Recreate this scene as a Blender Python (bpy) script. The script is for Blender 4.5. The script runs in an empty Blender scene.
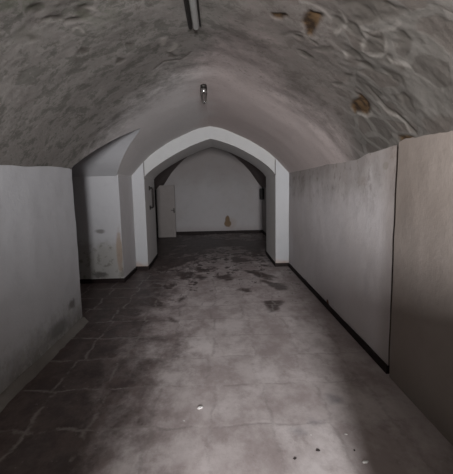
import bpy, bmesh, math, random
from mathutils import Vector, noise
random.seed(4)
C = bpy.context.scene.collection
SC = bpy.context.scene

# ------------------------------------------------------------------ layout
XC = -0.135            # centre line of the vault
XL, XR = -1.72, 1.427  # left and right wall faces
YA = 7.384             # front face of the arch
YB = 8.82              # rear face of the arch
YF = 13.235            # far wall
YR = -3.0              # wall behind the photographer
R0, R1 = 4.42, 6.362   # side recess, near and far cheek
PROF = [(0, 2.834), (.22, 2.797), (.42, 2.72), (.82, 2.535), (1.17, 2.31), (1.32, 2.165), (1.565, 1.895), (1.66, 1.78)]
LUN = [(4.38, 1.88), (4.49, 2.015), (4.77, 2.18), (5.05, 2.345), (5.24, 2.45), (5.29, 2.468), (5.34, 2.455), (5.58, 2.355), (5.79, 2.214), (6.02, 2.04), (6.24, 1.93), (6.362, 1.86)]

def interp(x, T):
    if x <= T[0][0]: return T[0][1]
    for (a, b), (c, d) in zip(T, T[1:]):
        if x <= c: return b + (d - b) * (x - a) / (c - a)
    return T[-1][1]
def smooth_table(T, n=60, r=.06, keep=None):
    lo, hi = T[0][0], T[-1][0]; out = []
    for i in range(n + 1):
        x = lo + (hi - lo) * i / n
        rr = min(r, x - lo if x - lo > 0 else 0, hi - x)
        if keep is not None: rr = min(rr, abs(x - keep))
        out.append((x, (interp(x - rr, T) + 2 * interp(x, T) + interp(x + rr, T)) / 4))
    return out
PROFS = smooth_table(PROF, 80, .09)
LUNS = smooth_table(LUN, 80, .12, keep=5.29)
def vz(x): return interp(abs(x - XC), PROFS)
def vx_of_z(z):        # positive offset from the centre line at which the vault has height z
    for (a, b), (c, d) in zip(PROFS, PROFS[1:]):
        if d <= z <= b: return a + (c - a) * (b - z) / max(b - d, 1e-6)
    return PROFS[-1][0]

# ------------------------------------------------------------------ helpers
def put(name, bm, mat, parent=None, smooth=False, kind=None):
    me = bpy.data.meshes.new(name); bm.to_mesh(me); bm.free()
    if smooth:
        for p in me.polygons: p.use_smooth = True
    if mat: me.materials.append(mat)
    o = bpy.data.objects.new(name, me); C.objects.link(o)
    if parent: o.parent = parent
    if kind: o['kind'] = kind
    return o
def struct(name, bm, mat, parent=None, smooth=False): return put(name, bm, mat, parent, smooth, 'structure')
def tag(o, label, cat, group=None):
    o['label'] = label; o['category'] = cat
    if group: o['group'] = group
    return o
def empty(name, loc):
    o = bpy.data.objects.new(name, None); C.objects.link(o); o.location = loc; return o
def box(bm, a, b):
    vs = [bm.verts.new((x, y, z)) for x in (a[0], b[0]) for y in (a[1], b[1]) for z in (a[2], b[2])]
    for f in ((0,1,3,2),(4,6,7,5),(0,4,5,1),(2,3,7,6),(0,2,6,4),(1,5,7,3)): bm.faces.new([vs[i] for i in f])
    return vs
def bevel(bm, w, seg=2):
    bmesh.ops.recalc_face_normals(bm, faces=bm.faces)
    bmesh.ops.bevel(bm, geom=list(bm.edges), offset=w, segments=seg, affect='EDGES', profile=.6)
def lathe(bm, prof, c=(0,0,0), n=20):
    rings = []
    for r, z in prof:
        rings.append([bm.verts.new((c[0] + r*math.cos(2*math.pi*i/n), c[1] + r*math.sin(2*math.pi*i/n), c[2] + z)) for i in range(n)])
    for A, B in zip(rings, rings[1:]):
        for i in range(n): bm.faces.new((A[i], A[(i+1) % n], B[(i+1) % n], B[i]))
    bm.faces.new(rings[0][::-1]); bm.faces.new(rings[-1])
    bmesh.ops.recalc_face_normals(bm, faces=bm.faces)
def tube(bm, pts, r, n=10):
    rings = []
    for k, p in enumerate(pts):
        p = Vector(p); a = Vector(pts[max(k-1, 0)]); b = Vector(pts[min(k+1, len(pts)-1)])
        d = (b - a).normalized(); u = d.orthogonal().normalized()
        if k: 
            u = (pu - d * pu.dot(d)).normalized()
        pu = u; v = d.cross(u)
        rings.append([bm.verts.new(p + (u*math.cos(2*math.pi*i/n) + v*math.sin(2*math.pi*i/n)) * r) for i in range(n)])
    for A, B in zip(rings, rings[1:]):
        for i in range(n): bm.faces.new((A[i], A[(i+1) % n], B[(i+1) % n], B[i]))
    bm.faces.new(rings[0][::-1]); bm.faces.new(rings[-1])
    bmesh.ops.recalc_face_normals(bm, faces=bm.faces)
def wobble(p, amp=.006, s=1.3): 
    v = noise.noise_vector(Vector(p) * s); w = noise.noise_vector(Vector(p) * s * 4)
    return (v * .75 + w * .25) * amp * 2
def sheet(origin, eu, ev, nu, nv, normal, amp=.006, edge=0):
    """a hand-plastered wall face: a grid wavering a few millimetres along its normal"""
    bm = bmesh.new(); O, U, V, N = Vector(origin), Vector(eu), Vector(ev), Vector(normal); g = []
    for i in range(nu + 1):
        row = []
        for j in range(nv + 1):
            p = O + U*(i/nu) + V*(j/nv)
            row.append(bm.verts.new(p + N * wobble(p, amp).dot(Vector((1, 1, 1))) * .6))
        g.append(row)
    for i in range(nu):
        for j in range(nv): bm.faces.new((g[i][j], g[i+1][j], g[i+1][j+1], g[i][j+1]))
    return bm

# shapes of the marks, as outlines on the surface they sit on (x, y in metres)
def seg_d(px, py, a, b):
    vx, vy = b[0]-a[0], b[1]-a[1]; L = vx*vx + vy*vy
    t = max(0, min(1, ((px-a[0])*vx + (py-a[1])*vy) / L)) if L else 0
    return math.hypot(px - a[0] - t*vx, py - a[1] - t*vy)
def inside(px, py, P):
    c = False; j = len(P) - 1
    for i in range(len(P)):
        if (P[i][1] > py) != (P[j][1] > py) and px < (P[j][0]-P[i][0])*(py-P[i][1])/(P[j][1]-P[i][1]) + P[i][0]: c = not c
        j = i
    return c
def mark_value(px, py, m, soft):
    k, w, P = m
    if w: d = min(seg_d(px, py, a, b) for a, b in zip(P, P[1:])) - w
    else:
        d = min(seg_d(px, py, P[i-1], P[i]) for i in range(len(P)))
        if inside(px, py, P): d = -d
    return max(0, min(1, .5 - d / soft))
def marks_at(px, py, marks, boxes, soft, jit):
    n = noise.noise_vector(Vector((px*9, py*9, 0))) * jit
    px += n.x; py += n.y; out = {}
    for m, bb in zip(marks, boxes):
        if bb[0] < px < bb[1] and bb[2] < py < bb[3]:
            v = mark_value(px, py, m, soft)
            if v > out.get(m[0], 0): out[m[0]] = v
    return out
def boxes_of(marks, pad=.08):
    return [(min(p[0] for p in m[2])-pad, max(p[0] for p in m[2])+pad, min(p[1] for p in m[2])-pad, max(p[1] for p in m[2])+pad) for m in marks]
CEIL_MARKS = [
('stone',0,[(0.888,1.757),(0.886,1.839),(0.858,1.926),(0.818,2.021),(0.753,2.092),(0.735,2.012),(0.715,1.963),(0.737,1.867),(0.791,1.797),(0.833,1.78)]),
('stone',0,[(0.935,2.115),(0.959,2.164),(0.948,2.228),(0.916,2.259),(0.884,2.232),(0.843,2.221),(0.849,2.145),(0.861,2.092),(0.886,2.06),(0.921,2.047)]),
('stone',0,[(0.992,1.936),(1.006,1.983),(1.001,2.014),(0.995,2.045),(0.971,2.047),(0.952,2.001),(0.935,1.964),(0.93,1.922),(0.946,1.908),(0.968,1.924)]),
('stone',0,[(0.842,2.161),(0.814,2.188),(0.787,2.203),(0.754,2.201),(0.715,2.177),(0.729,2.14),(0.724,2.104),(0.754,2.089),(0.789,2.097),(0.808,2.128)]),
('stone',0,[(0.91,2.393),(0.894,2.416),(0.872,2.424),(0.847,2.427),(0.82,2.405),(0.824,2.372),(0.823,2.345),(0.843,2.327),(0.87,2.34),(0.887,2.362)]),
('rust',0,[(0.625,2.309),(0.631,2.388),(0.621,2.464),(0.591,2.509),(0.563,2.417),(0.532,2.368),(0.531,2.278),(0.55,2.225),(0.578,2.228),(0.613,2.217)]),
('rust',0,[(1.171,2.883),(1.185,2.987),(1.155,3.043),(1.136,3.137),(1.097,3.103),(1.075,3.012),(1.074,2.922),(1.073,2.813),(1.112,2.816),(1.142,2.827)]),
('rust',0,[(0.457,2.375),(0.443,2.403),(0.432,2.437),(0.398,2.458),(0.375,2.463),(0.359,2.452),(0.359,2.428),(0.394,2.398),(0.42,2.369),(0.448,2.357)]),
('stone',0,[(0.759,2.491),(0.771,2.498),(0.751,2.549),(0.725,2.591),(0.706,2.605),(0.677,2.629),(0.696,2.576),(0.71,2.535),(0.734,2.493),(0.76,2.457)]),
('stone',0,[(0.696,2.778),(0.693,2.8),(0.669,2.814),(0.633,2.811),(0.62,2.785),(0.591,2.763),(0.607,2.744),(0.635,2.738),(0.664,2.748),(0.703,2.751)]),
('stone',0,[(1.221,2.358),(1.226,2.39),(1.222,2.424),(1.214,2.465),(1.197,2.434),(1.182,2.428),(1.176,2.386),(1.182,2.352),(1.195,2.344),(1.21,2.32)]),
('rust',0,[(1.393,2.638),(1.404,2.706),(1.414,2.75),(1.415,2.816),(1.407,2.866),(1.392,2.832),(1.376,2.834),(1.372,2.763),(1.373,2.705),(1.382,2.673)]),
('stone',0,[(-0.719,2.324),(-0.742,2.347),(-0.768,2.382),(-0.786,2.351),(-0.784,2.303),(-0.779,2.261),(-0.759,2.213),(-0.737,2.229),(-0.717,2.236),(-0.706,2.273)]),
('stone',0,[(-0.856,2.252),(-0.862,2.264),(-0.888,2.251),(-0.91,2.213),(-0.93,2.185),(-0.939,2.157),(-0.92,2.164),(-0.895,2.18),(-0.868,2.206),(-0.851,2.237)]),
('stone',0,[(-0.745,2.374),(-0.777,2.364),(-0.797,2.369),(-0.83,2.34),(-0.851,2.312),(-0.848,2.297),(-0.852,2.276),(-0.814,2.299),(-0.785,2.318),(-0.759,2.346)]),
('stone',0,[(-0.895,2.081),(-0.911,2.095),(-0.932,2.106),(-0.943,2.073),(-0.957,2.051),(-0.952,2.024),(-0.936,2.01),(-0.916,2.022),(-0.893,2.026),(-0.89,2.057)]),
('stone',0,[(-1.03,2.294),(-1.043,2.294),(-1.053,2.299),(-1.061,2.283),(-1.063,2.265),(-1.056,2.25),(-1.049,2.23),(-1.038,2.242),(-1.031,2.255),(-1.028,2.273)]),
('pale',0,[(-0.695,2.334),(-0.697,2.352),(-0.711,2.333),(-0.72,2.311),(-0.725,2.293),(-0.73,2.269),(-0.716,2.282),(-0.706,2.285),(-0.695,2.307),(-0.688,2.331)]),
('pale',0,[(-0.384,3.122),(-0.402,3.158),(-0.424,3.154),(-0.431,3.109),(-0.446,3.069),(-0.429,3.021),(-0.411,3.0),(-0.392,2.995),(-0.372,3.014),(-0.381,3.071)]),
('pale',0,[(-0.339,3.308),(-0.363,3.338),(-0.39,3.361),(-0.395,3.325),(-0.38,3.277),(-0.365,3.229),(-0.338,3.181),(-0.323,3.19),(-0.313,3.205),(-0.314,3.247)]),
('stone',0,[(-0.346,3.501),(-0.361,3.507),(-0.38,3.476),(-0.405,3.436),(-0.407,3.391),(-0.411,3.351),(-0.4,3.339),(-0.38,3.364),(-0.365,3.419),(-0.341,3.471)]),
('stone',0,[(0.595,2.566),(0.595,2.584),(0.582,2.6),(0.563,2.596),(0.546,2.594),(0.535,2.58),(0.545,2.561),(0.56,2.551),(0.578,2.537),(0.593,2.548)]),
('stone',0,[(0.609,2.22),(0.611,2.232),(0.608,2.247),(0.598,2.254),(0.591,2.252),(0.581,2.246),(0.582,2.231),(0.589,2.218),(0.596,2.209),(0.606,2.205)]),
('stone',0,[(1.122,2.267),(1.133,2.296),(1.105,2.321),(1.078,2.331),(1.049,2.332),(1.031,2.314),(1.051,2.284),(1.064,2.254),(1.092,2.235),(1.116,2.247)]),
('stone',0,[(1.007,2.41),(0.994,2.436),(0.97,2.45),(0.943,2.456),(0.908,2.457),(0.912,2.426),(0.911,2.405),(0.931,2.385),(0.962,2.378),(0.978,2.398)]),
('stone',0,[(0.959,2.651),(0.956,2.688),(0.961,2.724),(0.949,2.746),(0.935,2.747),(0.927,2.721),(0.914,2.701),(0.923,2.67),(0.932,2.648),(0.945,2.643)]),
('stone',0,[(0.954,2.876),(0.961,2.896),(0.953,2.927),(0.938,2.938),(0.925,2.945),(0.912,2.937),(0.917,2.904),(0.923,2.879),(0.935,2.856),(0.949,2.858)]),
('pale',0,[(0.843,2.436),(0.857,2.456),(0.854,2.468),(0.858,2.486),(0.849,2.484),(0.836,2.467),(0.828,2.447),(0.815,2.421),(0.823,2.42),(0.831,2.422)]),
('pale',0,[(1.083,2.107),(1.071,2.135),(1.055,2.165),(1.028,2.202),(1.004,2.198),(0.993,2.191),(0.99,2.176),(1.015,2.149),(1.044,2.133),(1.07,2.105)]),
('stone',0,[(1.041,2.152),(1.04,2.188),(1.032,2.226),(1.013,2.243),(0.987,2.264),(0.981,2.222),(0.972,2.193),(0.98,2.159),(0.998,2.133),(1.016,2.152)]),
('stone',0,[(0.713,2.175),(0.716,2.214),(0.72,2.256),(0.707,2.278),(0.689,2.253),(0.672,2.227),(0.659,2.183),(0.669,2.154),(0.681,2.144),(0.698,2.14)]),
('stone',0,[(0.806,1.811),(0.804,1.847),(0.767,1.905),(0.733,1.964),(0.685,2.011),(0.675,1.978),(0.681,1.942),(0.699,1.892),(0.743,1.838),(0.774,1.826)]),
('stone',0,[(-0.714,3.074),(-0.723,3.104),(-0.747,3.103),(-0.768,3.106),(-0.787,3.084),(-0.784,3.053),(-0.773,3.033),(-0.758,3.009),(-0.736,3.025),(-0.725,3.05)]),
('stone',0,[(-0.891,2.725),(-0.908,2.734),(-0.923,2.721),(-0.932,2.694),(-0.945,2.66),(-0.93,2.642),(-0.92,2.627),(-0.904,2.631),(-0.889,2.656),(-0.896,2.689)]),
('stone',0,[(-0.615,2.954),(-0.624,2.963),(-0.637,2.975),(-0.649,2.941),(-0.66,2.919),(-0.662,2.895),(-0.653,2.88),(-0.638,2.899),(-0.621,2.906),(-0.614,2.933)]),
('stone',0.0159,[(1.063,2.654),(1.117,2.661),(1.172,2.668),(1.211,2.671),(1.244,2.633),(1.293,2.597),(1.362,2.589)]),
('pale',0.0066,[(1.176,2.71),(1.223,2.712),(1.262,2.639),(1.31,2.616),(1.362,2.643)]),
('pale',0.0068,[(0.55,2.485),(0.589,2.515),(0.634,2.511),(0.658,2.452)]),
('pale',0.0091,[(1.121,3.1),(1.157,3.082),(1.189,3.014),(1.181,2.897)]),
('pale',0.0067,[(-0.881,2.423),(-0.848,2.403),(-0.826,2.428),(-0.824,2.492)]),
('pale',0.0038,[(0.801,2.093),(0.843,2.061),(0.879,1.997),(0.908,1.936),(0.907,1.864)]),
('pale',0.0061,[(0.832,2.129),(0.855,2.214),(0.888,2.28),(0.935,2.275),(0.967,2.184)]),
('pale',0.0058,[(0.909,2.048),(0.942,2.096),(0.97,2.166)]),
('pale',0.0036,[(0.67,2.067),(0.72,2.116),(0.741,2.208),(0.728,2.309)]),
('pale',0.006,[(0.484,2.194),(0.534,2.165),(0.605,2.178),(0.647,2.205)]),
('stone',0.007,[(0.459,2.668),(0.555,2.509),(0.681,2.538)]),
('stone',0.0097,[(-0.563,3.598),(-0.456,3.513),(-0.327,3.598),(-0.205,3.459)]),
]
FLOOR_MARKS = [
('dark',0,[(0.85,4.85),(0.79,4.73),(0.73,4.62),(0.64,4.59),(0.63,4.75),(0.6,4.88),(0.63,5.06),(0.72,5.12),(0.79,5.07),(0.88,5.04)]),
('dark',0,[(0.23,6.5),(0.21,6.37),(0.14,6.26),(0.06,6.37),(-0.04,6.38),(-0.07,6.53),(-0.02,6.66),(0.06,6.7),(0.16,6.81),(0.2,6.63)]),
('dark',0,[(-0.27,6.59),(-0.27,6.47),(-0.32,6.39),(-0.39,6.47),(-0.46,6.49),(-0.49,6.62),(-0.46,6.72),(-0.41,6.77),(-0.34,6.84),(-0.29,6.7)]),
('dark',0,[(-0.72,8.2),(-0.72,7.88),(-0.86,7.6),(-1.09,7.44),(-1.22,7.79),(-1.49,7.94),(-1.44,8.34),(-1.25,8.61),(-1.01,8.6),(-0.67,8.72)]),
('dark',0,[(-0.79,5.95),(-0.8,5.8),(-0.97,5.82),(-1.08,5.74),(-1.22,5.85),(-1.26,5.99),(-1.22,6.1),(-1.19,6.27),(-1.01,6.15),(-0.88,6.08)]),
('dark',0,[(-0.54,5.32),(-0.52,5.25),(-0.54,5.19),(-0.55,5.14),(-0.58,5.12),(-0.6,5.18),(-0.6,5.26),(-0.61,5.35),(-0.59,5.4),(-0.56,5.37)]),
('dark',0,[(-0.51,4.33),(-0.54,4.31),(-0.58,4.31),(-0.64,4.32),(-0.67,4.38),(-0.69,4.43),(-0.7,4.47),(-0.64,4.47),(-0.59,4.42),(-0.53,4.38)]),
('dark',0,[(-0.84,5.13),(-0.81,4.95),(-0.91,4.86),(-1.03,4.95),(-1.17,4.98),(-1.25,5.17),(-1.2,5.31),(-1.13,5.42),(-1.0,5.51),(-0.9,5.29)]),
('dark',0,[(-1.17,4.12),(-1.11,3.88),(-1.17,3.68),(-1.31,3.72),(-1.44,3.6),(-1.55,3.82),(-1.58,4.04),(-1.55,4.23),(-1.48,4.5),(-1.31,4.22)]),
('dark',0,[(-1.03,4.8),(-1.02,4.62),(-1.14,4.52),(-1.31,4.63),(-1.51,4.63),(-1.58,4.84),(-1.55,5.0),(-1.45,5.09),(-1.28,5.2),(-1.15,4.94)]),
('dark',0,[(-1.54,3.82),(-1.5,3.63),(-1.45,3.42),(-1.53,3.28),(-1.63,3.29),(-1.73,3.29),(-1.81,3.44),(-1.77,3.65),(-1.74,3.84),(-1.64,4.0)]),
('dark',0,[(-1.23,5.36),(-1.35,5.18),(-1.52,5.11),(-1.72,5.07),(-1.98,5.19),(-2.0,5.43),(-2.11,5.67),(-1.98,5.85),(-1.69,5.75),(-1.49,5.57)]),
('dark',0,[(1.01,10.7),(0.74,10.13),(0.1,10.19),(-0.48,9.83),(-0.93,10.43),(-1.1,11.03),(-0.96,11.6),(-0.61,12.39),(0.13,11.63),(0.77,11.38)]),
('dark',0,[(1.34,10.07),(1.15,9.55),(0.99,8.77),(0.82,9.14),(0.71,9.53),(0.67,10.17),(0.74,11.18),(1.02,11.07),(1.28,11.58),(1.41,10.95)]),
('dark',0,[(-0.44,9.64),(-0.49,9.35),(-0.69,9.36),(-0.86,9.14),(-1.01,9.46),(-1.09,9.73),(-1.06,10.01),(-0.97,10.36),(-0.74,10.04),(-0.53,9.96)]),
('dark',0,[(0.75,8.1),(0.62,7.96),(0.51,7.89),(0.38,7.87),(0.24,7.96),(0.3,8.16),(0.27,8.35),(0.4,8.47),(0.55,8.41),(0.62,8.26)]),
('dark',0,[(0.95,6.4),(0.97,6.22),(0.83,6.34),(0.68,6.57),(0.61,6.78),(0.44,7.14),(0.62,7.01),(0.74,6.92),(0.9,6.71),(1.05,6.43)]),
('dark',0,[(0.51,5.57),(0.48,5.51),(0.41,5.53),(0.36,5.59),(0.28,5.65),(0.3,5.73),(0.33,5.78),(0.38,5.79),(0.45,5.76),(0.46,5.66)]),
('dark',0,[(-1.04,3.56),(-1.03,3.46),(-1.05,3.39),(-1.11,3.35),(-1.17,3.49),(-1.25,3.57),(-1.26,3.69),(-1.22,3.75),(-1.15,3.71),(-1.07,3.71)]),
('dark',0,[(-0.81,3.07),(-0.83,3.01),(-0.82,2.96),(-0.85,2.92),(-0.88,2.92),(-0.9,2.94),(-0.93,2.96),(-0.9,3.01),(-0.88,3.05),(-0.84,3.07)]),
('dark',0,[(-0.55,2.39),(-0.55,2.36),(-0.57,2.35),(-0.58,2.33),(-0.6,2.37),(-0.62,2.4),(-0.62,2.43),(-0.61,2.46),(-0.59,2.44),(-0.56,2.43)]),
('dark',0,[(-1.28,2.9),(-1.27,2.8),(-1.33,2.75),(-1.43,2.8),(-1.55,2.8),(-1.59,2.92),(-1.6,3.01),(-1.56,3.07),(-1.48,3.12),(-1.39,2.97)]),
('dark',0,[(-1.82,5.31),(-1.68,4.79),(-1.69,4.65),(-1.63,4.29),(-1.86,4.86),(-2.06,5.33),(-2.3,6.03),(-2.52,6.83),(-2.18,6.08),(-2.09,6.1)]),
('dark',0,[(1.06,5.63),(1.02,5.57),(0.93,5.59),(0.85,5.86),(0.74,6.08),(0.72,6.29),(0.8,6.3),(0.91,6.12),(1.04,6.0),(1.07,5.76)]),
('dark',0,[(-1.13,11.25),(-1.1,10.54),(-1.34,10.49),(-1.51,10.39),(-1.78,10.63),(-1.89,11.37),(-1.88,11.93),(-1.87,12.74),(-1.55,12.51),(-1.34,11.83)]),
('smear',0,[(0.86,2.55),(0.84,2.54),(0.81,2.53),(0.81,2.58),(0.79,2.61),(0.79,2.65),(0.81,2.66),(0.84,2.62),(0.87,2.61),(0.87,2.57)]),
('smear',0,[(0.7,2.31),(0.68,2.3),(0.65,2.3),(0.62,2.31),(0.62,2.33),(0.6,2.36),(0.62,2.37),(0.65,2.37),(0.67,2.34),(0.71,2.33)]),
('smear',0,[(0.56,2.23),(0.53,2.23),(0.5,2.23),(0.47,2.24),(0.45,2.26),(0.46,2.27),(0.45,2.28),(0.48,2.28),(0.52,2.27),(0.53,2.25)]),
('dark',0,[(-0.48,6.78),(-0.51,6.61),(-0.58,6.51),(-0.7,6.42),(-0.76,6.67),(-0.86,6.82),(-0.85,7.03),(-0.76,7.15),(-0.64,7.02),(-0.48,7.03)]),
]

# ------------------------------------------------------------------ materials
class M:
    def __init__(s, name, rough=.9, spec=.25):
        s.m = bpy.data.materials.new(name); s.m.use_nodes = True; s.t = s.m.node_tree
        s.b = s.t.nodes['Principled BSDF']; s.b.inputs['Roughness'].default_value = rough
        s.b.inputs['Specular IOR Level'].default_value = spec
        s.geo = s.n('ShaderNodeNewGeometry')
        s.pos = s.geo.outputs['Position']
    def n(s, t, **k):
        x = s.t.nodes.new(t)
        for a, b in k.items(): setattr(x, a, b)
        return x
    def l(s, a, b): s.t.links.new(a, b)
    def val(s, x, sock):
        if isinstance(x, (int, float)): sock.default_value = x
        elif isinstance(x, (tuple, list)): sock.default_value = (*x, 1) if sock.type == 'RGBA' and len(x) == 3 else x
        else: s.l(x, sock)
    def math(s, op, a, b=0, c=None, clamp=False):
        x = s.n('ShaderNodeMath', operation=op); x.use_clamp = clamp
        s.val(a, x.inputs[0]); s.val(b, x.inputs[1])
        if c is not None: s.val(c, x.inputs[2])
        return x.outputs[0]
    def vec(s, op, a, b):
        x = s.n('ShaderNodeVectorMath', operation=op); s.val(a, x.inputs[0]); s.val(b, x.inputs[1]); return x.outputs[0]
    def noise(s, scale, detail=4, rough=.55, vec=None, dist=0, col=False):
        x = s.n('ShaderNodeTexNoise'); x.inputs['Scale'].default_value = scale; x.inputs['Detail'].default_value = detail
        x.inputs['Roughness'].default_value = rough; x.inputs['Distortion'].default_value = dist
        s.l(vec or s.pos, x.inputs['Vector']); return x.outputs['Color' if col else 'Fac']
    def ramp(s, x, lo, hi, a=0., b=1.):
        r = s.n('ShaderNodeMapRange', interpolation_type='SMOOTHSTEP'); s.val(x, r.inputs[0])
        for i, v in enumerate((lo, hi, a, b)): s.val(v, r.inputs[i+1])
        return r.outputs[0]
    def mix(s, f, a, b):
        x = s.n('ShaderNodeMix', data_type='RGBA'); s.val(f, x.inputs[0]); s.val(a, x.inputs[6]); s.val(b, x.inputs[7]); return x.outputs[2]
    def mul(s, a, b): return s.math('MULTIPLY', a, b)
    def xyz(s):
        x = s.n('ShaderNodeSeparateXYZ'); s.l(s.pos, x.inputs[0]); return x.outputs
    def blob(s, c, r, soft=.5, jag=.35, nscale=9):
        """an uneven spot of radii r round the point c"""
        d = s.vec('SUBTRACT', s.pos, c); d = s.vec('DIVIDE', d, r)
        x = s.n('ShaderNodeVectorMath', operation='LENGTH'); s.l(d, x.inputs[0])
        y = s.math('ADD', x.outputs['Value'], s.mul(s.math('SUBTRACT', s.noise(nscale, 3), .5), jag * 2))
        return s.ramp(y, 1 + soft/2, 1 - soft/2)
    def attr(s, name):
        x = s.n('ShaderNodeAttribute'); x.attribute_name = name; return x.outputs['Fac']
    def bump(s, h, strength=.4, dist=.01, prev=None):
        x = s.n('ShaderNodeBump'); x.inputs['Strength'].default_value = strength; x.inputs['Distance'].default_value = dist
        s.l(h, x.inputs['Height'])
        if prev: s.l(prev, x.inputs['Normal'])
        return x.outputs[0]
    def out(s, col, nrm=None, rough=None):
        if not isinstance(col, (tuple, list)): col = s.vec('MULTIPLY', col, (.78, .78, .78))
        s.val(col, s.b.inputs['Base Color'])
        if nrm: s.l(nrm, s.b.inputs['Normal'])
        if rough is not None: s.val(rough, s.b.inputs['Roughness'])
        return s.m
def plain(name, col, rough=.7, metal=0, spec=.4, var=.15, scale=30):
    m = M(name, rough, spec); m.b.inputs['Metallic'].default_value = metal
    f = m.noise(scale, 4)
    c = m.mix(f, tuple(v*(1-var*1.5) for v in col), tuple(min(1, v*(1+var*1.5)) for v in col))
    return m.out(c, m.bump(f, .15, .003))

def plaster(name, base, warm=(.36,.31,.29), amount=.35, bump=.3, extra=None):
    m = M(name, .92, .15)
    big = m.noise(1.1, 5, .6); mid = m.noise(6, 6, .65); fine = m.noise(45, 5, .6)
    c = m.mix(m.mul(m.ramp(big, .38, .7), amount), base, warm)
    c = m.mix(m.mul(m.ramp(mid, .5, .75), .22), c, tuple(v*.72 for v in base))
    c = m.mix(m.mul(m.ramp(fine, .55, .8), .12), c, tuple(min(1, v*1.25) for v in base))
    if extra: c = extra(m, c)
    nb = m.bump(mid, bump, .02); nb = m.bump(fine, bump*.6, .004, nb)
    return m.out(c, nb)

WALL = (.47, .475, .49)
def ex_left(m, c):
    z = m.xyz()[2]
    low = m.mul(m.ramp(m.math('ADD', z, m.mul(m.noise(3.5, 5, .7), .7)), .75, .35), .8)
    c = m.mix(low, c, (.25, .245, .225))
    flake = m.mul(m.ramp(m.noise(11, 6, .75), .50, .58), m.ramp(z, .5, .15))
    c = m.mix(flake, c, (.42, .42, .40))
    c = m.mix(m.mul(m.blob((-1.72, 4.14, .31), (.2, .09, .05), 1.2, .8, 14), .8), c, (.17, .165, .155))
    c = m.mix(m.mul(m.blob((-1.72, 3.75, .17), (.2, .25, .08), .9, .5), .6), c, (.13, .13, .12))
    return c
def ex_recess(m, c):
    z = m.xyz()[2]
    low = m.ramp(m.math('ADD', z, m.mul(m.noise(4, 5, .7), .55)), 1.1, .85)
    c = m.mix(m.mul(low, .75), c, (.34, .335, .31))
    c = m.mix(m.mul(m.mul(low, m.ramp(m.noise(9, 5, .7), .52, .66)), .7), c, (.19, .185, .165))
    c = m.mix(m.mul(m.blob((-2.07, 6.36, .915), (.075, .2, .035), 1., .5, 14), .8), c, (.17, .165, .155))
    c = m.mix(m.mul(m.blob((-2.11, 6.36, .14), (.12, .2, .05), .8, .6, 16), .8), c, (.10, .095, .09))
    c = m.mix(m.mul(m.blob((-1.755, 6.36, .55), (.05, .3, .36), .7, .4, 8), .8), c, (.32, .25, .195))
    return c
def ex_right(m, c):
    z = m.xyz()[2]
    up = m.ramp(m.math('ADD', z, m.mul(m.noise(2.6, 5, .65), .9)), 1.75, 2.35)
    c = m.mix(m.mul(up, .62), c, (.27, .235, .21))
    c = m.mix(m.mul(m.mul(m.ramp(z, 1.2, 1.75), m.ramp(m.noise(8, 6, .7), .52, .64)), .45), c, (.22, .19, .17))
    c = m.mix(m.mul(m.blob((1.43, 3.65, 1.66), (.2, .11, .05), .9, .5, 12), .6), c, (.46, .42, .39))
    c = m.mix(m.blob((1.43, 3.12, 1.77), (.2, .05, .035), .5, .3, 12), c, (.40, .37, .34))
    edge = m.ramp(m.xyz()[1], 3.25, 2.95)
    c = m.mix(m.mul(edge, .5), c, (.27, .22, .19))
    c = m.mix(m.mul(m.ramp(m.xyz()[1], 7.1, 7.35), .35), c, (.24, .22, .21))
    c = m.mix(m.blob((1.43, 4.66, .06), (.2, .06, .06), .5, .5, 14), c, (.20, .10, .07))
    return c
def ex_far(m, c):
    c = m.mix(m.mul(m.ramp(m.math('ADD', m.xyz()[2], m.mul(m.noise(1.5, 4), .6)), 1.6, 2.7), .45), c, (.30, .26, .235))
    t = m.math('MAXIMUM', m.blob((.33, YF, .36), (.12, .3, .13), .35, .25, 7), m.blob((.325, YF, .47), (.085, .3, .17), .35, .2, 7))
    c = m.mix(m.mul(m.blob((.42, YF, .36), (.2, .3, .22), .8, .4, 6), .35), c, (.40, .31, .25))
    c = m.mix(t, c, (.25, .175, .11))
    c = m.mix(m.mul(m.ramp(m.xyz()[2], .35, .12), .3), c, (.33, .27, .26))
    return c
def ex_pil(m, c):
    c = m.mix(m.mul(m.ramp(m.math('ADD', m.xyz()[2], m.mul(m.noise(9, 4), .18)), .27, .12), .6), c, (.45, .27, .16))
    return c
MAT = {}
MAT['left'] = plaster('left_plaster', (.55, .56, .58), (.5,.5,.5), .3, .25, ex_left)
MAT['recess'] = plaster('recess_plaster', WALL, (.42,.41,.41), .3, .25, ex_recess)
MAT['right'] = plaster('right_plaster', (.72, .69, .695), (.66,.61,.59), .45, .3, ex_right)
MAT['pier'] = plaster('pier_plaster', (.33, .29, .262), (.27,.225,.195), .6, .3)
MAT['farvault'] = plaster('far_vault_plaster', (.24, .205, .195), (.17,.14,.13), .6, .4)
MAT['passage'] = plaster('passage_darkened', (.05, .045, .045), (.04,.035,.035), .5)  # near black: the darkness of the unlit passage is in the colour
MAT['stubwall'] = plaster('stub_wall_plaster', (.72, .71, .72), (.66,.64,.63), .4, .25)
MAT['far'] = plaster('far_plaster', (.56, .545, .55), (.5,.46,.445), .5, .2, ex_far)
MAT['side'] = plaster('side_plaster', (.5, .48, .47), (.4,.36,.35), .5, .25)
MAT['arch'] = plaster('arch_whitewash', (.55, .56, .555), (.5,.49,.48), .3, .15)
MAT['reveal'] = plaster('reveal_brightened', (.80, .79, .78), (.74,.72,.70), .4, .2)  # lighter copy of the arch whitewash, brightens the dim reveals by colour
MAT['pilaster'] = plaster('pilaster_whitewash', (.55, .565, .58), (.5,.5,.5), .3, .15, ex_pil)
MAT['fillet'] = plaster('mortar', (.30, .29, .27), (.17,.155,.14), .7, .8)

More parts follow.
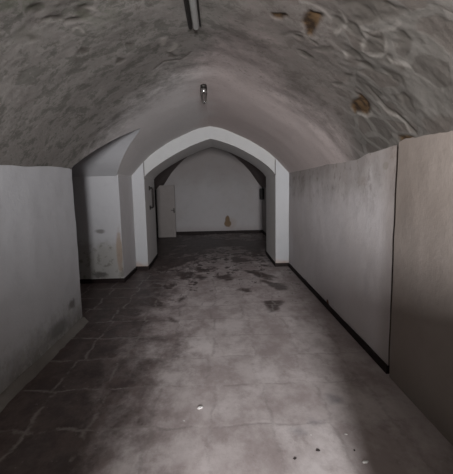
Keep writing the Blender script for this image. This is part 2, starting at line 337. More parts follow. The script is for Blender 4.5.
# ceiling: pale smooth coat, rough flaked coat, exposed rubble
m = M('vault_plaster', .95, .12)
X, Y, Z = m.xyz()
warp = m.vec('ADD', m.pos, m.vec('MULTIPLY', m.vec('SUBTRACT', m.noise(2.2, 3, .5, col=True), (.5, .5, .5)), (.18, .18, .18)))
big = m.noise(.9, 5, .6); mid = m.noise(6.5, 8, .74, vec=warp); fine = m.noise(38, 5, .65)
smoothc0 = m.mix(m.ramp(m.math('ADD', X, m.mul(m.math('SUBTRACT', big, .5), 1.2)), -.45, .05), (.72, .70, .69), (.66, .58, .56))
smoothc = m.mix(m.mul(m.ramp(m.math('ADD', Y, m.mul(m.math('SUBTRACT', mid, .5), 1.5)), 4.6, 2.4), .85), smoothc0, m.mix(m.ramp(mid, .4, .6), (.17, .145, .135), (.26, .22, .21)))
roughc = m.mix(m.ramp(mid, .40, .60), (.16, .155, .14), (.235, .22, .205))
roughc = m.mix(m.mul(m.ramp(m.math('ADD', X, m.mul(m.math('SUBTRACT', big, .5), 1.)), .0, .5), .55), roughc, (.235, .195, .182))
# rough coat starts where the smooth patch in front of the arch ends
rb = m.math('ADD', m.math('SUBTRACT', Y, m.mul(m.math('SUBTRACT', X, -.1), m.math('MULTIPLY', m.ramp(X, .3, -.3), -.75))), m.mul(m.math('SUBTRACT', mid, .5), 1.3))
rb = m.math('ADD', rb, m.mul(m.ramp(X, -.25, .25), m.ramp(X, .75, .35, 0, 1.0)))
rough_m = m.ramp(rb, 4.3, 3.1)
c = m.mix(rough_m, smoothc, roughc)
c = m.mix(m.mul(m.mul(m.ramp(mid, .58, .50), m.ramp(mid, .44, .50)), m.mul(rough_m, .4)), c, (.33, .315, .295))
c = m.mix(m.mul(m.mul(m.ramp(m.noise(7, 6, .75, vec=warp), .60, .66), m.ramp(Y, 4.6, 3.4)), .6), c, (.13, .115, .10))
grain = m.noise(17, 7, .75, vec=warp)
c = m.mix(m.mul(m.ramp(grain, .54, .66), m.ramp(Y, 5.5, 3, .1, .45)), c, (.36, .335, .315))
c = m.mix(m.mul(m.ramp(grain, .46, .34), m.ramp(Y, 5.5, 3, .08, .5)), c, (.12, .105, .095))
c = m.mix(m.mul(m.ramp(fine, .55, .75), .25), c, (.17, .155, .145))
# rubble zone, upper right
vor = m.n('ShaderNodeTexVoronoi', feature='DISTANCE_TO_EDGE'); vor.inputs['Scale'].default_value = 4.6; vor.inputs['Randomness'].default_value = 1; m.l(warp, vor.inputs['Vector'])
vc = m.n('ShaderNodeTexVoronoi', feature='F1'); vc.inputs['Scale'].default_value = 4.6; m.l(warp, vc.inputs['Vector'])
st = m.ramp(m.math('ADD', vor.outputs['Distance'], m.mul(m.math('SUBTRACT', fine, .5), .12)), .07, .16)
zone = m.ramp(m.math('ADD', m.math('SUBTRACT', m.mul(X, 1.8), m.mul(Y, .75)), m.mul(m.math('SUBTRACT', mid, .5), .9)), -.62, -.12)
sep = m.n('ShaderNodeSeparateColor'); m.l(vc.outputs['Color'], sep.inputs[0])
stone_c = m.mix(m.ramp(sep.outputs[0], .3, .8), (.07, .066, .058), (.125, .108, .095))
c = m.mix(m.mul(zone, .75), c, m.mix(m.mul(st, .8), (.20, .195, .18), stone_c))
c = m.mix(m.mul(m.ramp(Y, 1.35, .9), .8), c, (.06, .055, .05))  # vault out of view blackened to cut its bounced light
c = m.mix(m.mul(m.ramp(Y, 4.2, 3.0), m.ramp(m.math('ADD', X, m.mul(m.math('SUBTRACT', big, .5), .8)), -.5, .3, .12, .42)), c, (.07, .06, .052))  # near vault toned down, most at right: shade mixed into the colour
a_st, a_pale, a_rust = m.attr('stone'), m.attr('pale'), m.attr('rust')
c = m.mix(m.mul(a_st, .85), c, m.mix(m.noise(16, 4), (.075, .068, .06), (.15, .135, .12)))
c = m.mix(m.mul(a_pale, .55), c, (.42, .395, .36))
c = m.mix(a_rust, c, m.mix(m.ramp(m.noise(14, 4), .4, .62), (.035, .022, .014), (.105, .066, .034)))
green = m.mul(m.ramp(m.math('SUBTRACT', Y, X), 3.5, 2.9), m.ramp(X, -.35, -.75))
c = m.mix(m.mul(green, m.mul(m.ramp(m.noise(6, 5, .7, vec=warp), .45, .6), .6)), c, (.13, .14, .105))
hgt = m.math('SUBTRACT', m.mul(mid, m.math('ADD', m.mul(rough_m, .8), .12)), m.mul(m.mul(zone, st), .2))
nb = m.bump(hgt, .4, .02); nb = m.bump(fine, .25, .004, nb)
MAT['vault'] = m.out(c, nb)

# floor tiles, worn and dusty, dark where damp and, out of view, to cut bounce
m = M('floor_tiles', .6, .3)
X, Y, Z = m.xyz()
w = m.vec('ADD', m.pos, m.vec('MULTIPLY', m.vec('SUBTRACT', m.noise(3.2, 5, .65, col=True), (.5, .5, .5)), (.17, .17, 0)))
br = m.n('ShaderNodeTexBrick'); br.offset = .12; br.squash = 1; br.offset_frequency = 3
br.inputs['Scale'].default_value = 1; br.inputs['Mortar Size'].default_value = .024; br.inputs['Mortar Smooth'].default_value = 1
br.inputs['Brick Width'].default_value = .42; br.inputs['Row Height'].default_value = .52; br.inputs['Bias'].default_value = 0
br.inputs['Color1'].default_value = (0, 0, 0, 1); br.inputs['Color2'].default_value = (1, 1, 1, 1); br.inputs['Mortar'].default_value = (.5, .5, .5, 1)
m.l(m.vec('ADD', w, (.08, .29, 0)), br.inputs['Vector'])
grout = br.outputs['Fac']; tv = m.n('ShaderNodeSeparateColor'); m.l(br.outputs['Color'], tv.inputs[0]); tv = tv.outputs[0]
big = m.noise(1.0, 5, .6); sq = m.vec('MULTIPLY', m.pos, (1, .72, 1)); mid = m.noise(6, 7, .72, vec=sq); fine = m.noise(40, 5, .65); cloud = m.noise(2.6, 8, .7, vec=sq)
dusty = m.mix(m.ramp(cloud, .36, .64), (.45, .395, .385), (.74, .69, .68))
dusty = m.mix(m.mul(tv, .35), dusty, (.36, .30, .29))
dusty = m.mix(m.mul(m.ramp(mid, .52, .68), .4), dusty, (.30, .25, .24))
wet = m.mix(m.ramp(mid, .35, .7), (.045, .027, .024), (.15, .108, .098))
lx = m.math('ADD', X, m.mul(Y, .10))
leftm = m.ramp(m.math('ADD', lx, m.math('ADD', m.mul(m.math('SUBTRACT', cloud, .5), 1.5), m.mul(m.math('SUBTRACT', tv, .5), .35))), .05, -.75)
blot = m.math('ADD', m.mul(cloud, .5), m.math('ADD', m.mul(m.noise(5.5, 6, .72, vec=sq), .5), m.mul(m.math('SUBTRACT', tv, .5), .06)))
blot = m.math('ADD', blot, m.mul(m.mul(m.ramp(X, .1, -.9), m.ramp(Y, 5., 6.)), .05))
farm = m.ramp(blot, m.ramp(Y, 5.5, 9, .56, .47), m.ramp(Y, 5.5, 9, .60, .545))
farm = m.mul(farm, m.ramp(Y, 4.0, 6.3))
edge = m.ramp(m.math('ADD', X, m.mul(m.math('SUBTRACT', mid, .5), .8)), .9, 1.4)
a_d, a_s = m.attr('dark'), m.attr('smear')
dk = m.math('MAXIMUM', m.math('MAXIMUM', m.mul(leftm, .9), m.ramp(Y, 1.5, .8)), m.math('MAXIMUM', m.mul(farm, .95), m.mul(a_d, m.ramp(mid, .28, .5, .35, .95))), clamp=True)  # the Y ramp darkens the unseen near end against bounced light
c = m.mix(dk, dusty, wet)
gl = m.mul(m.mul(grout, m.ramp(m.noise(5, 5, .7), .38, .55)), m.ramp(Y, 6.5, 8.5, 1, .12))
c = m.mix(m.mul(gl, m.mix(dk, (.38, .38, .38), (.95, .95, .95))), c, m.mix(dk, (.27, .235, .225), (.34, .315, .295)))
c = m.mix(m.mul(edge, .35), c, (.22, .18, .17))
c = m.mix(m.mul(a_s, .6), c, (.16, .16, .185))
c = m.mix(m.mul(m.ramp(m.noise(20, 4, .6), .66, .72), .3), c, (.62, .59, .58))
c = m.mix(m.mul(m.ramp(m.noise(75, 3, .6), .70, .76), .4), c, (.14, .11, .11))
h = m.math('SUBTRACT', m.mul(mid, .6), m.mul(grout, .12))
nb = m.bump(h, .4, .012); nb = m.bump(fine, .25, .003, nb)
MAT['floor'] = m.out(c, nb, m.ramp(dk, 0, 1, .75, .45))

MAT['base'] = plain('baseboard_tile', (.016, .009, .008), .6, spec=.2)
MAT['door'] = plain('door_paint', (.33, .30, .285), .6, var=.08, scale=5)
MAT['door_edge'] = plain('door_frame_wood', (.03, .024, .02), .7)
MAT['iron'] = plain('dark_iron', (.025, .022, .02), .55, .5)
MAT['steel'] = plain('worn_steel', (.55, .55, .54), .3, .9, var=.05)
MAT['glass'] = plain('smoked_glass', (.05, .045, .042), .15, 0, .6)
MAT['pipe'] = plain('grey_conduit', (.30, .30, .29), .5, 0)
MAT['dark'] = plain('dark_joint', (.075, .055, .045), .9, spec=.1)
MAT['boxm'] = plain('dark_bakelite', (.02, .017, .016), .5)
MAT['chipw'] = plain('white_plaster_chip', (.75, .74, .72), .9)
MAT['chipd'] = plain('dark_rubble', (.04, .032, .03), .9)
MAT['stub'] = plaster('low_bounce_plaster', (.10, .09, .085), (.07,.06,.055), .5)  # kept very dark so the unseen walls bounce little light

# ------------------------------------------------------------------ floor
def lerp_list(a, b, step): 
    n = max(1, int(round((b-a)/step))); return [a + (b-a)*i/n for i in range(n)]
fb = boxes_of(FLOOR_MARKS, .15)
ys = lerp_list(YR-.3, 1.6, .15) + lerp_list(1.6, 5.2, .03) + lerp_list(5.2, YF+.3, .05) + [YF+.3]
xs = lerp_list(-3.9, -2.6, .2) + lerp_list(-2.6, 1.5, .03) + lerp_list(1.5, 2.0, .1) + [2.0]
bm = bmesh.new(); la = {k: bm.verts.layers.float.new(k) for k in ('dark', 'smear')}
g = []
for y in ys:
    row = []
    for x in xs:
        z = noise.noise(Vector((x*1.4, y*1.4, 3))) * .006
        v = bm.verts.new((x, y, z - .004))
        for k, val in marks_at(x, y, FLOOR_MARKS, fb, .06, .06).items(): v[la[k]] = val
        row.append(v)
    g.append(row)
for i in range(len(ys)-1):
    for j in range(len(xs)-1): bm.faces.new((g[i][j], g[i][j+1], g[i+1][j+1], g[i+1][j]))
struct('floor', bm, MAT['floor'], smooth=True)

# ------------------------------------------------------------------ main vault
cb = boxes_of(CEIL_MARKS, .08)
ys = lerp_list(YR-.1, 1.3, .12) + lerp_list(1.3, 3.6, .013) + lerp_list(3.6, YA+.05, .03) + [YA+.05]
NX = 280
def left_start(y):
    if R0-.04 < y < R1: return XC - vx_of_z(interp(y, LUNS))
    return XC - PROF[-1][0]
def vault_point(x, y, z, soft=1):
    px, pz = x - XC, z
    nx = (vz(x+.01) - vz(x-.01)) / .02; L = math.hypot(nx, 1); N = Vector((nx/L, 0, -1/L))   # pointing into the room
    d = .030*noise.noise(Vector((x*.9, y*.9, 1))) + .012*noise.noise(Vector((x*3, y*3, 5)))
    rg = max(0, min(1, (3.9 - y)/1.0))
    ru = max(0, min(1, (1.8*(x) - .75*y + .75)/.4)); lf = max(0, min(1, (-.3-x)/.4)) * max(0, min(1, (3.0-y)/.6))
    d += rg * (.0012 + .003*max(ru, lf*.8)) * (noise.noise(Vector((x*9, y*9, 2))) + .6*noise.noise(Vector((x*24, y*24, 2))))
    if y > 4.2: d *= max(.25, 1 - (y-4.2))
    return N, d
bm = bmesh.new(); la = {k: bm.verts.layers.float.new(k) for k in ('stone', 'pale', 'rust')}
g = []
for y in ys:
    x0, x1 = left_start(y), XC + PROF[-1][0]; row = []
    for j in range(NX+1):
        x = x0 + (x1-x0)*j/NX; z = vz(x); N, d = vault_point(x, y, z)
        mk = marks_at(x, y, CEIL_MARKS, cb, .022, .018) if 1.3 < y < 3.7 else {}
        d += -.006*mk.get('stone', 0) - .010*mk.get('rust', 0) + .002*mk.get('pale', 0)
        if R0-.04 < y < R1: d *= min(1, (x-x0)/.6)**1.5
        elif R0-.6 < y <= R0-.04 or R1 <= y: d *= min(1, (x-x0)/.6 + max(0, R0-.04-y)/.6 if y < R1 else 1)
        v = bm.verts.new(Vector((x, y, z)) + N*d)
        for k, val in mk.items(): v[la[k]] = val
        row.append(v)
    g.append(row)
for i in range(len(ys)-1):
    for j in range(NX): bm.faces.new((g[i][j], g[i+1][j], g[i+1][j+1], g[i][j+1]))
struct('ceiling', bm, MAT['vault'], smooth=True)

# side recess vault
bm = bmesh.new(); g = []
ny, nx = 64, 24
for i in range(ny+1):
    y = R0-.04 + (R1-R0+.04)*i/ny; z = interp(y, LUNS); xg = XC - vx_of_z(z)
    g.append([bm.verts.new((xg + (-3.7-xg)*j/nx, y, z + .02*(j/nx)*noise.noise(Vector((j*.2, y*2, 0))))) for j in range(nx+1)])
for i in range(ny):
    for j in range(nx): bm.faces.new((g[i][j], g[i][j+1], g[i+1][j+1], g[i+1][j]))
struct('ceiling_recess', bm, MAT['recess'], smooth=True)

# ------------------------------------------------------------------ walls
struct('wall_left', sheet((XL, 1.6, -.02), (0, R0-1.6, 0), (0, 0, 2.0), 60, 40, (1, 0, 0), .008), MAT['left'], smooth=True)
struct('wall_left_middle', sheet((XL, -1.2, -.02), (0, 2.8, 0), (0, 0, 2.0), 60, 40, (1, 0, 0), .008), MAT['stub'], smooth=True)
SY0, SY1, SZ0, SZ1 = -2.85, -1.85, 1.25, 1.75     # added side window behind the photographer, for fill on the right wall
bm = bmesh.new()
for a, b in (((YR-.1, -.02), (SY0, 2.0)), ((SY1, -.02), (-1.15, 2.0)), ((SY0, -.02), (SY1, SZ0)), ((SY0, SZ1), (SY1, 2.0))):
    box(bm, (XL-.15, a[0], a[1]), (XL-.015, b[0], b[1]))
struct('wall_left_rear', bm, MAT['stub'])
bm = bmesh.new(); f = .03
for a, b in (((SY0, SZ0), (SY0+f, SZ1)), ((SY1-f, SZ0), (SY1, SZ1)), ((SY0, SZ0), (SY1, SZ0+f)), ((SY0, SZ1-f), (SY1, SZ1)), ((-2.365, SZ0), (-2.335, SZ1))):
    box(bm, (XL-.1, a[0], a[1]), (XL-.05, b[0], b[1]))
struct('added_side_window', bm, MAT['door_edge'])
bm = bmesh.new(); box(bm, (-3.7, R0-.14, -.02), (XL-.012, R0, 2.02)); struct('wall_recess_near', bm, MAT['recess'])
struct('wall_recess_back', sheet((-3.65, R0-.1, -.02), (0, R1-R0+.2, 0), (0, 0, 2.7), 20, 20, (1, 0, 0)), MAT['side'], smooth=True)
# far cheek of the recess, turning the corner into the wall stub before the arch
bm = sheet((-3.7, R1, -.02), (3.7-1.70, 0, 0), (0, 0, 2.0), 50, 44, (0, 1, 0), .006)
struct('wall_recess', bm, MAT['recess'], smooth=True)
struct('wall_stub', sheet((-1.70, R1-.005, -.02), (0, YA-R1+.02, 0), (0, 0, 2.02), 30, 44, (1, 0, 0), .004), MAT['stubwall'], smooth=True)
GY0, GY1 = 2.885, 2.93        # open joint in the right wall
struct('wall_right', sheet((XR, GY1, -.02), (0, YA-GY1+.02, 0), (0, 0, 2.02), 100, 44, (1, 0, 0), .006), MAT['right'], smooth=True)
bm = bmesh.new(); box(bm, (XR+.014, GY0-.06, -.02), (XR+.09, GY1+.06, 2.0)); struct('trim_1', bm, MAT['dark'])
bm = sheet((XR-.01, 1.0, -.02), (0, GY0-1.0, 0), (0, 0, 2.02), 50, 40, (1, 0, 0), .006)
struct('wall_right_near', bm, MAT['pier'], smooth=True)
struct('wall_right_rear', sheet((XR-.01, YR, -.02), (0, 1.0-YR, 0), (0, 0, 2.02), 60, 30, (1, 0, 0), .006), MAT['stub'], smooth=True)

# arch wall with the pointed opening
INNER = [(-1.46, 1.86), (-1.42, 1.915), (-1.34, 1.985), (-1.227, 2.068), (-1.05, 2.182), (-.873, 2.285), (-.69, 2.378), (-.512, 2.462), (-.30, 2.54), (-.20, 2.572), (-.125, 2.592), (-.06, 2.578), (.05, 2.548),
         (.2, 2.498), (.356, 2.437), (.54, 2.345), (.711, 2.25), (.87, 2.147), (1.0, 2.045), (1.09, 1.96), (1.155, 1.87)]
def arch_solid(prof, y0, y1, x0, x1, top):
    bm = bmesh.new()
    loop = [(prof[0][0], -.02)] + [(prof[0][0], z) for z in (.5, 1., 1.5)] + list(prof) + [(prof[-1][0], z) for z in (1.5, 1., .5)] + [(prof[-1][0], -.02)]
    n = len(loop); F = []; B = []; FO = []; BO = []
    for k, (x, z) in enumerate(loop):
        ox, oz = (x0, z) if k < 4 else (x1, z) if k >= n-4 else (x, top)
        if k == 4: ox = x0
        if k == n-5: ox = x1
        if k in (4, n-5): oz = top
        F.append(bm.verts.new((x, y0, z))); B.append(bm.verts.new((x - .055*max(0, min(1, (-.1-x)/1.1)), y1, z)))
        FO.append(bm.verts.new((ox, y0, oz))); BO.append(bm.verts.new((ox, y1, oz)))
    for k in range(n-1):
        bm.faces.new((F[k], F[k+1], FO[k+1], FO[k])); bm.faces.new((B[k+1], B[k], BO[k], BO[k+1]))
        bm.faces.new((F[k+1], F[k], B[k], B[k+1])); bm.faces.new((FO[k], FO[k+1], BO[k+1], BO[k]))
    bmesh.ops.recalc_face_normals(bm, faces=bm.faces)
    return bm
bm = arch_solid(INNER, YA, YB, -2.4, 2.1, 3.3)
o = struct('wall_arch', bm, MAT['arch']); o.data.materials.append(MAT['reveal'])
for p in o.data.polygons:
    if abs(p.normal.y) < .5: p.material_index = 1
# pilasters either side, with the straight joint where they meet the arch
def pilaster(name, x0, x1):
    bm = bmesh.new(); n = 10; fr = []; bk = []
    for i in range(n+1):
        x = x0 + (x1-x0)*i/n
        fr.append((bm.verts.new((x, YA-.022, -.01)), bm.verts.new((x, YA-.022, vz(x)+.03))))
        bk.append((bm.verts.new((x, YA+.01, -.01)), bm.verts.new((x, YA+.01, vz(x)+.03))))
    for i in range(n):
        bm.faces.new((fr[i][0], fr[i+1][0], fr[i+1][1], fr[i][1])); bm.faces.new((bk[i+1][0], bk[i][0], bk[i][1], bk[i+1][1]))
        bm.faces.new((fr[i][1], fr[i+1][1], bk[i+1][1], bk[i][1]))
    for i in (0, n): bm.faces.new((fr[i][0], fr[i][1], bk[i][1], bk[i][0]))
    bmesh.ops.recalc_face_normals(bm, faces=bm.faces)
    return struct(name, bm, MAT['pilaster'])
pilaster('trim_2', -1.76, -1.462); pilaster('trim_3', 1.157, 1.48)
bm = bmesh.new()
box(bm, (-1.466, YA-.018, 1.86), (-1.452, YA-.001, 2.17)); box(bm, (1.147, YA-.018, 1.86), (1.161, YA-.001, 2.17))
struct('trim_4', bm, MAT['dark'])

# ------------------------------------------------------------------ far room
FL, FR = -2.08, 1.60
DY0, DY1, DZ = 11.45, 12.42, 1.86
FPROF = [(0, 3.2), (.3, 3.1), (.6, 2.93), (.87, 2.74), (1.15, 2.49), (1.4, 2.22), (1.685, 1.80), (1.84, 1.62)]
FXC = (FL+FR)/2
def poly(bm, pts): bm.faces.new([bm.verts.new(p) for p in pts])
bm = bmesh.new(); n = 44
for k in range(n):
    for q in range(12):
        a, b = -1.84 + 3.68*k/n, -1.84 + 3.68*(k+1)/n; y0, y1 = YB-.05 + (YF-YB+.1)*q/12, YB-.05 + (YF-YB+.1)*(q+1)/12
        poly(bm, [(FXC+a, y0, interp(abs(a), FPROF)), (FXC+a, y1, interp(abs(a), FPROF)), (FXC+b, y1, interp(abs(b), FPROF)), (FXC+b, y0, interp(abs(b), FPROF))])
bmesh.ops.remove_doubles(bm, verts=bm.verts, dist=1e-4)
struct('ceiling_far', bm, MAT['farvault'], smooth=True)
struct('wall_far', sheet((-2.3, YF, -.02), (4.1, 0, 0), (0, 0, 3.4), 60, 50, (0, 1, 0), .006), MAT['far'], smooth=True)
struct('wall_far_right', sheet((FR, YB-.02, -.02), (0, YF-YB+.05, 0), (0, 0, 2.0), 50, 30, (1, 0, 0), .005), MAT['side'], smooth=True)
bm = bmesh.new()
box(bm, (FL-.22, YB-.02, -.02), (FL, DY0, 2.0)); box(bm, (FL-.22, DY1, -.02), (FL, YF+.02, 2.0)); box(bm, (FL-.22, DY0, DZ), (FL, DY1, 2.0))
struct('wall_far_left', bm, MAT['side'])
bm = bmesh.new()      # dark passage behind the doorway
poly(bm, [(FL-1.4, DY0-.6, 0), (FL-1.4, DY1+.6, 0), (FL-1.4, DY1+.6, 2.2), (FL-1.4, DY0-.6, 2.2)])
poly(bm, [(FL-1.4, DY1+.6, 0), (FL-.2, DY1+.6, 0), (FL-.2, DY1+.6, 2.2), (FL-1.4, DY1+.6, 2.2)])
poly(bm, [(FL-1.4, DY0-.6, 0), (FL-.2, DY0-.6, 0), (FL-.2, DY0-.6, 2.2), (FL-1.4, DY0-.6, 2.2)])
poly(bm, [(FL-1.4, DY0-.6, 2.2), (FL-.2, DY0-.6, 2.2), (FL-.2, DY1+.6, 2.2), (FL-1.4, DY1+.6, 2.2)])
poly(bm, [(FL-1.4, DY0-.6, 0), (FL-.2, DY0-.6, 0), (FL-.2, DY1+.6, 0), (FL-1.4, DY1+.6, 0)])
struct('wall_passage', bm, MAT['passage'])
# door leaf swung open into the room
door = empty('door_1', (FL+.02, DY1-.03, 0)); door['kind'] = 'structure'
bm = bmesh.new(); box(bm, (0, -.02, .012), (.60, .02, 1.765))
for z0, z1 in ((.15, .78), (.92, 1.62)):      # sunk panels edged by a thin bead
    for a, b in (((.08, z0), (.52, z0+.02)), ((.08, z1-.02), (.52, z1)), ((.08, z0), (.10, z1)), ((.50, z0), (.52, z1))):
        box(bm, (a[0], -.026, a[1]), (b[0], -.02, b[1]))
struct('door_leaf', bm, MAT['door'], door)
bm = bmesh.new(); box(bm, (.545, -.03, .84), (.58, -.02, 1.0)); tube(bm, [(.562, -.03, .93), (.562, -.07, .93), (.50, -.075, .93), (.47, -.07, .93)], .009)
struct('door_handle', bm, MAT['iron'], door)
bm = bmesh.new()
for z in (.3, 1.45): tube(bm, [(-.008, -.02, z-.05), (-.008, -.02, z+.05)], .012)
struct('door_hinge', bm, MAT['iron'], door)
bm = bmesh.new()
box(bm, (FL-.05, DY0, 0), (FL+.015, DY0+.05, DZ)); box(bm, (FL-.05, DY1-.008, 0), (FL+.012, DY1+.04, DZ)); box(bm, (FL-.05, DY0, DZ-.05), (FL+.012, DY1, DZ))
struct('trim_5', bm, MAT['door_edge'])

# ------------------------------------------------------------------ room behind the photographer: added shadow blocks and the window that lights it
WX0, WX1, WZ0, WZ1 = -.10, .50, 1.0, 1.95
bm = bmesh.new()
for a, b in (((-1.9, 0), (WX0, 3.2)), ((WX1, 0), (1.7, 3.2)), ((WX0, 0), (WX1, WZ0)), ((WX0, WZ1), (WX1, 3.2))):
    box(bm, (a[0], YR-.15, a[1]-.02), (b[0], YR, b[1]))
struct('wall_rear', bm, MAT['stub'])
win = bmesh.new(); f = .025
for a, b in (((WX0, WZ0), (WX0+f, WZ1)), ((WX1-f, WZ0), (WX1, WZ1)), ((WX0, WZ0), (WX1, WZ0+f)), ((WX0, WZ1-f), (WX1, WZ1))):
    box(win, (a[0], YR-.1, a[1]), (b[0], YR-.05, b[1]))
struct('window_1', win, MAT['door_edge'])
bm = bmesh.new(); box(bm, (.62, .42, -.02), (XR+.02, .62, 1.09)); bevel(bm, .012); struct('shadow_block_right', bm, MAT['stub'])  # added unseen block, casts the shadow at the lower right
bm = bmesh.new(); box(bm, (XL-.02, -1.1, -.02), (-.10, -.9, 1.25)); box(bm, (XL-.02, -1.1, 1.2), (-.45, -.9, 1.49)); bevel(bm, .012); struct('shadow_block_left', bm, MAT['stub'])  # added unseen block, shades the left floor and the right wall's foot

# ------------------------------------------------------------------ baseboards
def base(name, pts, h=.07, t=.016):
    """skirting along a polyline; the room lies to the left of the direction of travel"""
    bm = bmesh.new(); P = [Vector((x, y, 0)) for x, y in pts]; off = []
    for k, p in enumerate(P):
        ns = []
        if k: d = (p-P[k-1]).normalized(); ns.append(Vector((-d.y, d.x, 0)))
        if k < len(P)-1: d = (P[k+1]-p).normalized(); ns.append(Vector((-d.y, d.x, 0)))
        nn = ns[0] if len(ns) == 1 else (ns[0]+ns[1]) / (1 + ns[0].dot(ns[1]))
        off.append(p + nn*t)
    R = []
    for p, q in zip(P, off):
        b = p - (q-p)*.6
        R.append([bm.verts.new((b.x, b.y, -.01)), bm.verts.new((b.x, b.y, h)), bm.verts.new((q.x + (p.x-q.x)*.3, q.y + (p.y-q.y)*.3, h)), bm.verts.new((q.x, q.y, h-.006)), bm.verts.new((q.x, q.y, -.01))])
    for A, B in zip(R, R[1:]):
        for i in range(4): bm.faces.new((A[i], A[i+1], B[i+1], B[i]))
    bm.faces.new(R[0]); bm.faces.new(R[-1][::-1])
    bmesh.ops.recalc_face_normals(bm, faces=bm.faces)
    return struct(name, bm, MAT['base'])
JL, JR = -1.46, 1.155
base('baseboard_left', [(FL, YB), (JL, YB), (JL, YA-.022), (-1.70, YA-.022), (-1.70, R1), (-3.6, R1)][:0] or [(-3.6, R1), (-1.70, R1), (-1.70, YA-.022), (JL, YA-.022), (JL-.055, YB), (FL, YB)][::-1])
base('baseboard_right', [(XR, 2.93), (XR, YA-.022), (JR, YA-.022), (JR, YB), (FR, YB)])
base('baseboard_far', [(FR, YB), (FR, YF), (FL, YF), (FL, DY1+.03)], .10)
# mortar fillet at the foot of the near left wall
bm = bmesh.new(); R = []
for i in range(111):
    y = YR + (R0-YR)*i/110; w = .075 + .03*noise.noise(Vector((0, y*3, 0))) + .02*noise.noise(Vector((3, y*11, 0))); h = .055 + .02*noise.noise(Vector((5, y*2.2, 0)))
    R.append([bm.verts.new((XL-.01, y, h)), bm.verts.new((XL+.02, y, h)), bm.verts.new((XL+w*.6, y, h*.45)), bm.verts.new((XL+w, y, -.008))])
for A, B in zip(R, R[1:]):
    for i in range(3): bm.faces.new((A[i], B[i], B[i+1], A[i+1]))
struct('trim_6', bm, MAT['fillet'], smooth=True)

# ------------------------------------------------------------------ things
# lamp holder hanging from the crown of the vault
LX, LY, LZ = -.142, 4.50, 2.805
lamp = tag(empty('ceiling_lamp', (LX, LY, LZ)), 'small dark bulb holder with a bulb, hanging from the vault crown before the arch', 'lamp')
bm = bmesh.new(); lathe(bm, [(.036, .03), (.038, .0), (.03, -.018), (.014, -.024)]); put('ceiling_rose', bm, MAT['iron'], lamp, True)
bm = bmesh.new(); lathe(bm, [(.012, -.02), (.022, -.03), (.024, -.062), (.018, -.07)]); put('lamp_socket', bm, MAT['steel'], lamp, True)['label'] = 'shiny metal socket'
bm = bmesh.new()
for s in (-1, 1): tube(bm, [(s*.012, 0, -.066), (s*.02, 0, -.085), (s*.021, 0, -.16), (s*.014, 0, -.178), (0, 0, -.186)], .0105, 12)
put('bulb', bm, MAT['glass'], lamp, True)['label'] = 'dark unlit twin tube bulb'
bm = bmesh.new(); tube(bm, [(-.034, .0, -.0), (-.036, 0, -.08), (-.026, 0, -.15), (0, 0, -.2), (.026, 0, -.15), (.036, 0, -.08), (.034, 0, 0)], .004, 8)
put('wire_guard', bm, MAT['iron'], lamp, True)

# conduit along the crown of the vault, above the photographer
cond = tag(empty('ceiling_conduit', (-.135, 2.90, 2.80)), 'grey metal conduit fixed along the vault crown, ending with an open end', 'conduit')
bm = bmesh.new(); pr = [(-.022, .03), (-.022, -.002), (-.015, -.016), (0, -.022), (.015, -.016), (.022, -.002), (.022, .03)]
A = [bm.verts.new((x, 0, z)) for x, z in pr]; B = [bm.verts.new((x+.0, -4.5, z)) for x, z in pr]
for i in range(len(pr)-1): bm.faces.new((A[i], A[i+1], B[i+1], B[i]))
bm.faces.new(A[::-1]); bm.faces.new(B); put('channel', bm, MAT['pipe'], cond)
bm = bmesh.new(); tube(bm, [(-.044, .03, .012), (-.044, -2, .012), (-.044, -4.5, .012)], .016); put('cable', bm, MAT['iron'], cond)['label'] = 'black cable beside the channel'
bm = bmesh.new(); tube(bm, [(.031, .01, .012), (.031, -2, .012), (.031, -4.5, .012)], .006); put('cable', bm, MAT['iron'], cond)['label'] = 'thin black cable on the right side'
for y in (-1.1, -2.4):
    bm = bmesh.new(); tube(bm, [(-.066, y, .03), (-.066, y, -.012), (-.03, y, -.026), (.03, y, -.026), (.042, y, -.012), (.042, y, .03)], .006); put('strap', bm, MAT['pipe'], cond)

# iron pull bracket on the left jamb of the arch
by = 7.86
br_ = tag(empty('wall_bracket', (JL, by, 1.24)), 'dark iron U-shaped bracket fixed upright to the left jamb of the arch', 'bracket')
bm = bmesh.new(); tube(bm, [(-.005, 0, .0), (.055, 0, .0), (.066, 0, .012), (.066, 0, .22), (.066, 0, .40), (.055, 0, .412), (-.005, 0, .412)], .019, 10); put('bar', bm, MAT['iron'], br_, True)
for z in (0, .412):
    bm = bmesh.new(); box(bm, (-.004, -.03, z-.045), (.012, .03, z+.045)); bevel(bm, .004); put('mounting_plate', bm, MAT['iron'], br_)

# electric box on the far right wall
eb = tag(empty('fuse_box', (FR-.005, 12.85, 1.22)), 'small dark electric box on the right side wall of the far room', 'electric box')
bm = bmesh.new(); box(bm, (-.12, -.12, 0), (.01, .12, .38)); bevel(bm, .01); put('housing', bm, MAT['boxm'], eb)
bm = bmesh.new(); box(bm, (-.135, -.10, .02), (-.12, .10, .36)); bevel(bm, .004); put('cover', bm, MAT['iron'], eb)
bm = bmesh.new(); tube(bm, [(-.03, 0, .375), (-.03, 0, .55)], .012); put('cable', bm, MAT['boxm'], eb)

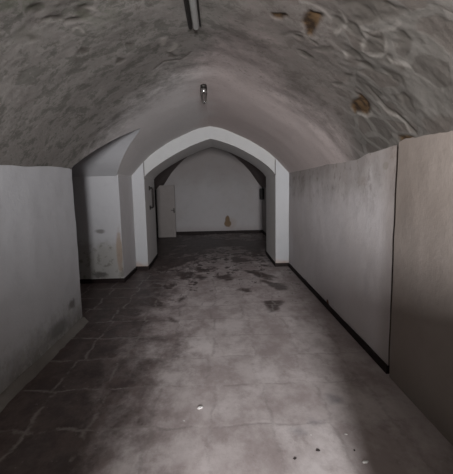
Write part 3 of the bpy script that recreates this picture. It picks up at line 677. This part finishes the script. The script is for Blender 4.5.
# crumbs of plaster and rubble on the floor
def chip(x, y, r, mat, label, name='plaster_chip', cat='chip', flat=.4):
    bm = bmesh.new(); bmesh.ops.create_icosphere(bm, subdivisions=2, radius=1)
    s = Vector((x*31, y*17, 0)); a = random.uniform(0, 3.1)
    for v in bm.verts:
        k = 1 + .45*noise.noise(v.co*1.6 + s); p = v.co*k
        v.co = Vector((p.x*r*1.3, p.y*r*.8, max(p.z, -.5)*r*flat))
    bmesh.ops.rotate(bm, verts=bm.verts, cent=(0, 0, 0), matrix=__import__('mathutils').Matrix.Rotation(a, 3, 'Z'))
    lo = min(v.co.z for v in bm.verts)
    for v in bm.verts: v.co.z -= lo
    o = put(name, bm, mat, None); o.location = (x, y, noise.noise(Vector((x*1.4, y*1.4, 3))) * .006 - .005)
    return tag(o, label, cat)
chip(-.169, 2.528, .019, MAT['chipw'], 'largest white plaster chip, alone in the middle of the pale floor')
chip(.828, 1.93, .015, MAT['chipw'], 'white plaster chip close to the shadow edge at the bottom right')
chip(.80, 2.03, .007, MAT['chipd'], 'tiny dark crumb just behind the white chip near the shadow edge', 'rubble_crumb', 'crumb')
chip(.424, 1.981, .009, MAT['chipd'], 'dark crumb on the pale floor, the leftmost of the front pair', 'rubble_crumb', 'crumb')
chip(.579, 2.041, .011, MAT['chipd'], 'dark crumb on the pale floor, the right and bigger of the front pair', 'rubble_crumb', 'crumb')
chip(.573, 2.189, .006, MAT['chipw'], 'tiny pale speck of plaster beside the blue-grey smear on the floor')
chip(.80, 2.178, .008, MAT['chipw'], 'pale plaster speck below the long grey smear by the shadow')
chip(-.274, 2.38, .006, MAT['chipw'], 'tiny pale speck left of and nearer than the largest white chip')

# ------------------------------------------------------------------ light
w = bpy.data.worlds.new('world'); SC.world = w; w.use_nodes = True
w.node_tree.nodes['Background'].inputs[0].default_value = (.75, .85, 1, 1); w.node_tree.nodes['Background'].inputs[1].default_value = .5
L = bpy.data.lights.new('daylight', 'AREA'); L.shape = 'RECTANGLE'; L.size = WX1-WX0; L.size_y = WZ1-WZ0; L.energy = 430; L.color = (.985, .965, .98)
lo = bpy.data.objects.new('daylight', L); C.objects.link(lo); lo.location = ((WX0+WX1)/2, YR-.12, (WZ0+WZ1)/2); lo.rotation_euler = (math.radians(90), 0, math.radians(180))
lo.rotation_euler = (math.radians(90), 0, 0)
import mathutils
lo.rotation_euler = mathutils.Vector((0, 1, 0)).to_track_quat('-Z', 'Z').to_euler()

L2 = bpy.data.lights.new('side_fill', 'AREA'); L2.shape = 'RECTANGLE'; L2.size = SY1-SY0; L2.size_y = SZ1-SZ0; L2.energy = 520; L2.color = (1, .97, .95)  # added fill lamp, lifts the right wall
l2 = bpy.data.objects.new('side_fill', L2); C.objects.link(l2); l2.location = (XL-.12, (SY0+SY1)/2, (SZ0+SZ1)/2)
l2.rotation_euler = mathutils.Vector((1, 0, 0)).to_track_quat('-Z', 'Y').to_euler()
# ------------------------------------------------------------------ camera
cd = bpy.data.cameras.new('camera'); cam = bpy.data.objects.new('camera', cd); C.objects.link(cam)
pi_, ro, ya = [math.radians(v) for v in (7.465, 1.13, 1.185)]
cd.sensor_fit = 'VERTICAL'; cd.sensor_height = 24; cd.lens = 24 * 364.966 / 474; cd.clip_start = .02
fwd = Vector((math.sin(ya)*math.cos(pi_), math.cos(ya)*math.cos(pi_), -math.sin(pi_)))
right = Vector((math.cos(ya), -math.sin(ya), 0)); up = right.cross(fwd)
r2 = right*math.cos(ro) - up*math.sin(ro); u2 = right*math.sin(ro) + up*math.cos(ro)
mt = mathutils.Matrix((( r2.x, u2.x, -fwd.x, 0), (r2.y, u2.y, -fwd.y, 0), (r2.z, u2.z, -fwd.z, 1.6), (0, 0, 0, 1)))
cam.matrix_world = mt
SC.camera = cam
vs = SC.view_settings; vs.view_transform = 'Standard'; vs.look = 'None'; vs.exposure = .8; vs.gamma = 1; vs.use_curve_mapping = False
SC.cycles.max_bounces = 8; SC.cycles.diffuse_bounces = 6
